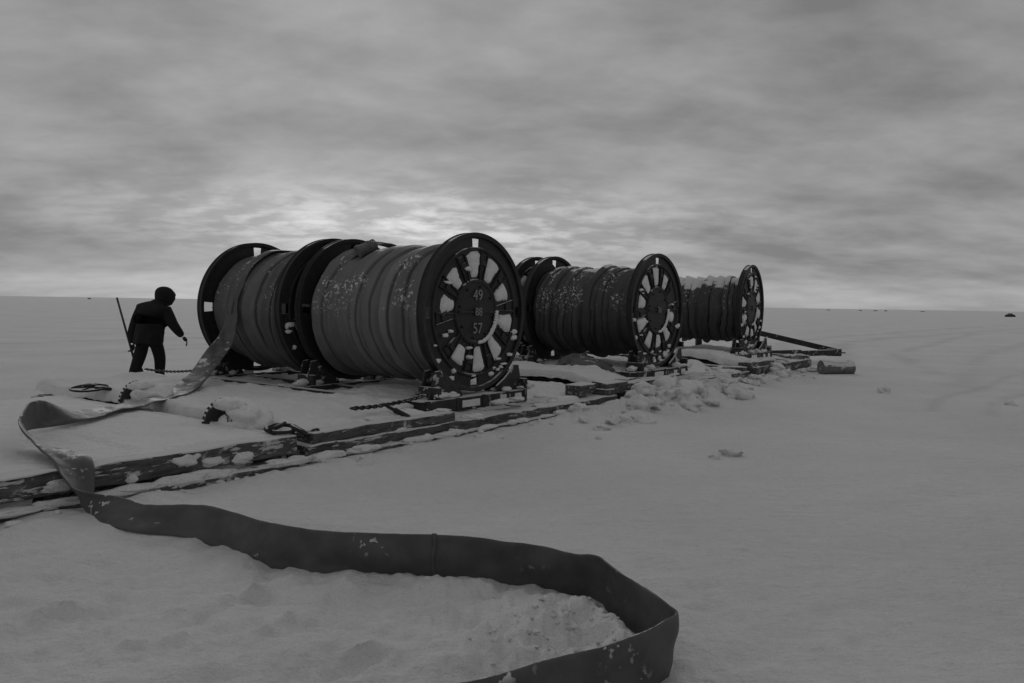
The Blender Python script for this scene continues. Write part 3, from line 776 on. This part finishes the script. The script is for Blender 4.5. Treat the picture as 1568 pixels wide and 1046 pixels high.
# ------------------------------------------------------------ world: overcast sky
w=bpy.data.worlds.new('World'); S.world=w; w.use_nodes=True; nt=w.node_tree
bg=nt.nodes['Background']; bg.inputs['Strength'].default_value=.1
SUN_EL=math.radians(9); SUN_AZ=math.radians(-12)
sky=nd(nt,'ShaderNodeTexSky',sky_type='NISHITA'); sky.sun_disc=False; sky.sun_elevation=SUN_EL; sky.sun_rotation=SUN_AZ
bw=nd(nt,'ShaderNodeRGBToBW'); nt.links.new(sky.outputs[0],bw.inputs[0])
tc=nd(nt,'ShaderNodeTexCoord'); sx=nd(nt,'ShaderNodeSeparateXYZ'); nt.links.new(tc.outputs['Generated'],sx.inputs[0])
x,y,z=sx.outputs
zc=mth(nt,'ADD',mth(nt,'MAXIMUM',z,0.0),.22)
cx=nd(nt,'ShaderNodeCombineXYZ'); nt.links.new(mth(nt,'DIVIDE',x,zc),cx.inputs[0]); nt.links.new(mth(nt,'DIVIDE',y,zc),cx.inputs[1])
mp=nd(nt,'ShaderNodeMapping'); mp.inputs['Rotation'].default_value=(0,0,math.radians(-14)); mp.inputs['Scale'].default_value=(1.2,1.6,1); mp.inputs['Location'].default_value=(5.3,2.2,0)
nt.links.new(cx.outputs[0],mp.inputs[0])
n1=noise(nt,2.1,7,.50,mp.outputs[0],.15); n2=noise(nt,.8,3,.5,mp.outputs[0],.1); n3=noise(nt,6.5,6,.55,mp.outputs[0],.2)
cl=mth(nt,'ADD',mth(nt,'MULTIPLY',n1,.46),mth(nt,'ADD',mth(nt,'MULTIPLY',n2,.38),mth(nt,'MULTIPLY',n3,.16)))
cv=mr(nt,cl,.37,.63,.165,.310)
# brighter, thinner cloud where the sun stands behind it
dx=mth(nt,'SUBTRACT',mth(nt,'ARCTAN2',x,y),math.radians(-7)); dz=mth(nt,'SUBTRACT',z,.092)
gs=mth(nt,'EXPONENT',mth(nt,'MULTIPLY',mth(nt,'ADD',mth(nt,'POWER',mth(nt,'ABSOLUTE',mth(nt,'DIVIDE',dx,.27)),2),mth(nt,'POWER',mth(nt,'ABSOLUTE',mth(nt,'DIVIDE',dz,.040)),2)),-1))
cv=mth(nt,'ADD',cv,mth(nt,'MULTIPLY',gs,mr(nt,mth(nt,'ADD',mth(nt,'MULTIPLY',n1,.45),mth(nt,'MULTIPLY',n3,.55)),.45,.58,.03,.26)))
# clear slit just above the horizon
sl=mth(nt,'EXPONENT',mth(nt,'MULTIPLY',mth(nt,'POWER',mth(nt,'ABSOLUTE',mth(nt,'DIVIDE',mth(nt,'SUBTRACT',z,.018),.016)),2),-1))
cv=mth(nt,'ADD',cv,mth(nt,'MULTIPLY',sl,.10))
# darker bank on the left above the slit
dl=mth(nt,'ADD',mth(nt,'ARCTAN2',x,y),.62)
bk=mth(nt,'EXPONENT',mth(nt,'MULTIPLY',mth(nt,'ADD',mth(nt,'POWER',mth(nt,'ABSOLUTE',mth(nt,'DIVIDE',dl,.3)),2),mth(nt,'POWER',mth(nt,'ABSOLUTE',mth(nt,'DIVIDE',mth(nt,'SUBTRACT',z,.06),.03)),2)),-1))
cv=mth(nt,'MULTIPLY',cv,mth(nt,'SUBTRACT',1,mth(nt,'MULTIPLY',bk,.30)))
tot=mth(nt,'ADD',mth(nt,'MULTIPLY',cv,11.0),mth(nt,'MULTIPLY',bw.outputs[0],.04))
nt.links.new(tot,bg.inputs['Color'])
sd=bpy.data.lights.new('sun','SUN'); sd.energy=.36; sd.angle=math.radians(30); sd.color=(1,1,1)
so=bpy.data.objects.new('sun',sd); S.collection.objects.link(so)
dirv=Vector((math.sin(SUN_AZ)*math.cos(SUN_EL*2.5),math.cos(SUN_AZ)*math.cos(SUN_EL*2.5),math.sin(SUN_EL*2.5)))
so.rotation_euler=dirv.to_track_quat('Z','Y').to_euler(); so.location=(0,0,30)

# ------------------------------------------------------------ camera
cam=bpy.data.cameras.new('camera'); co=bpy.data.objects.new('camera',cam); S.collection.objects.link(co)
cam.sensor_width=36; cam.lens=28; cam.clip_start=.05; cam.clip_end=30000
co.location=(0,0,1.5)
co.rotation_euler=(Matrix.Rotation(math.radians(90-2.72),4,'X')@Matrix.Rotation(math.radians(.88),4,'Z')).to_euler()
S.camera=co
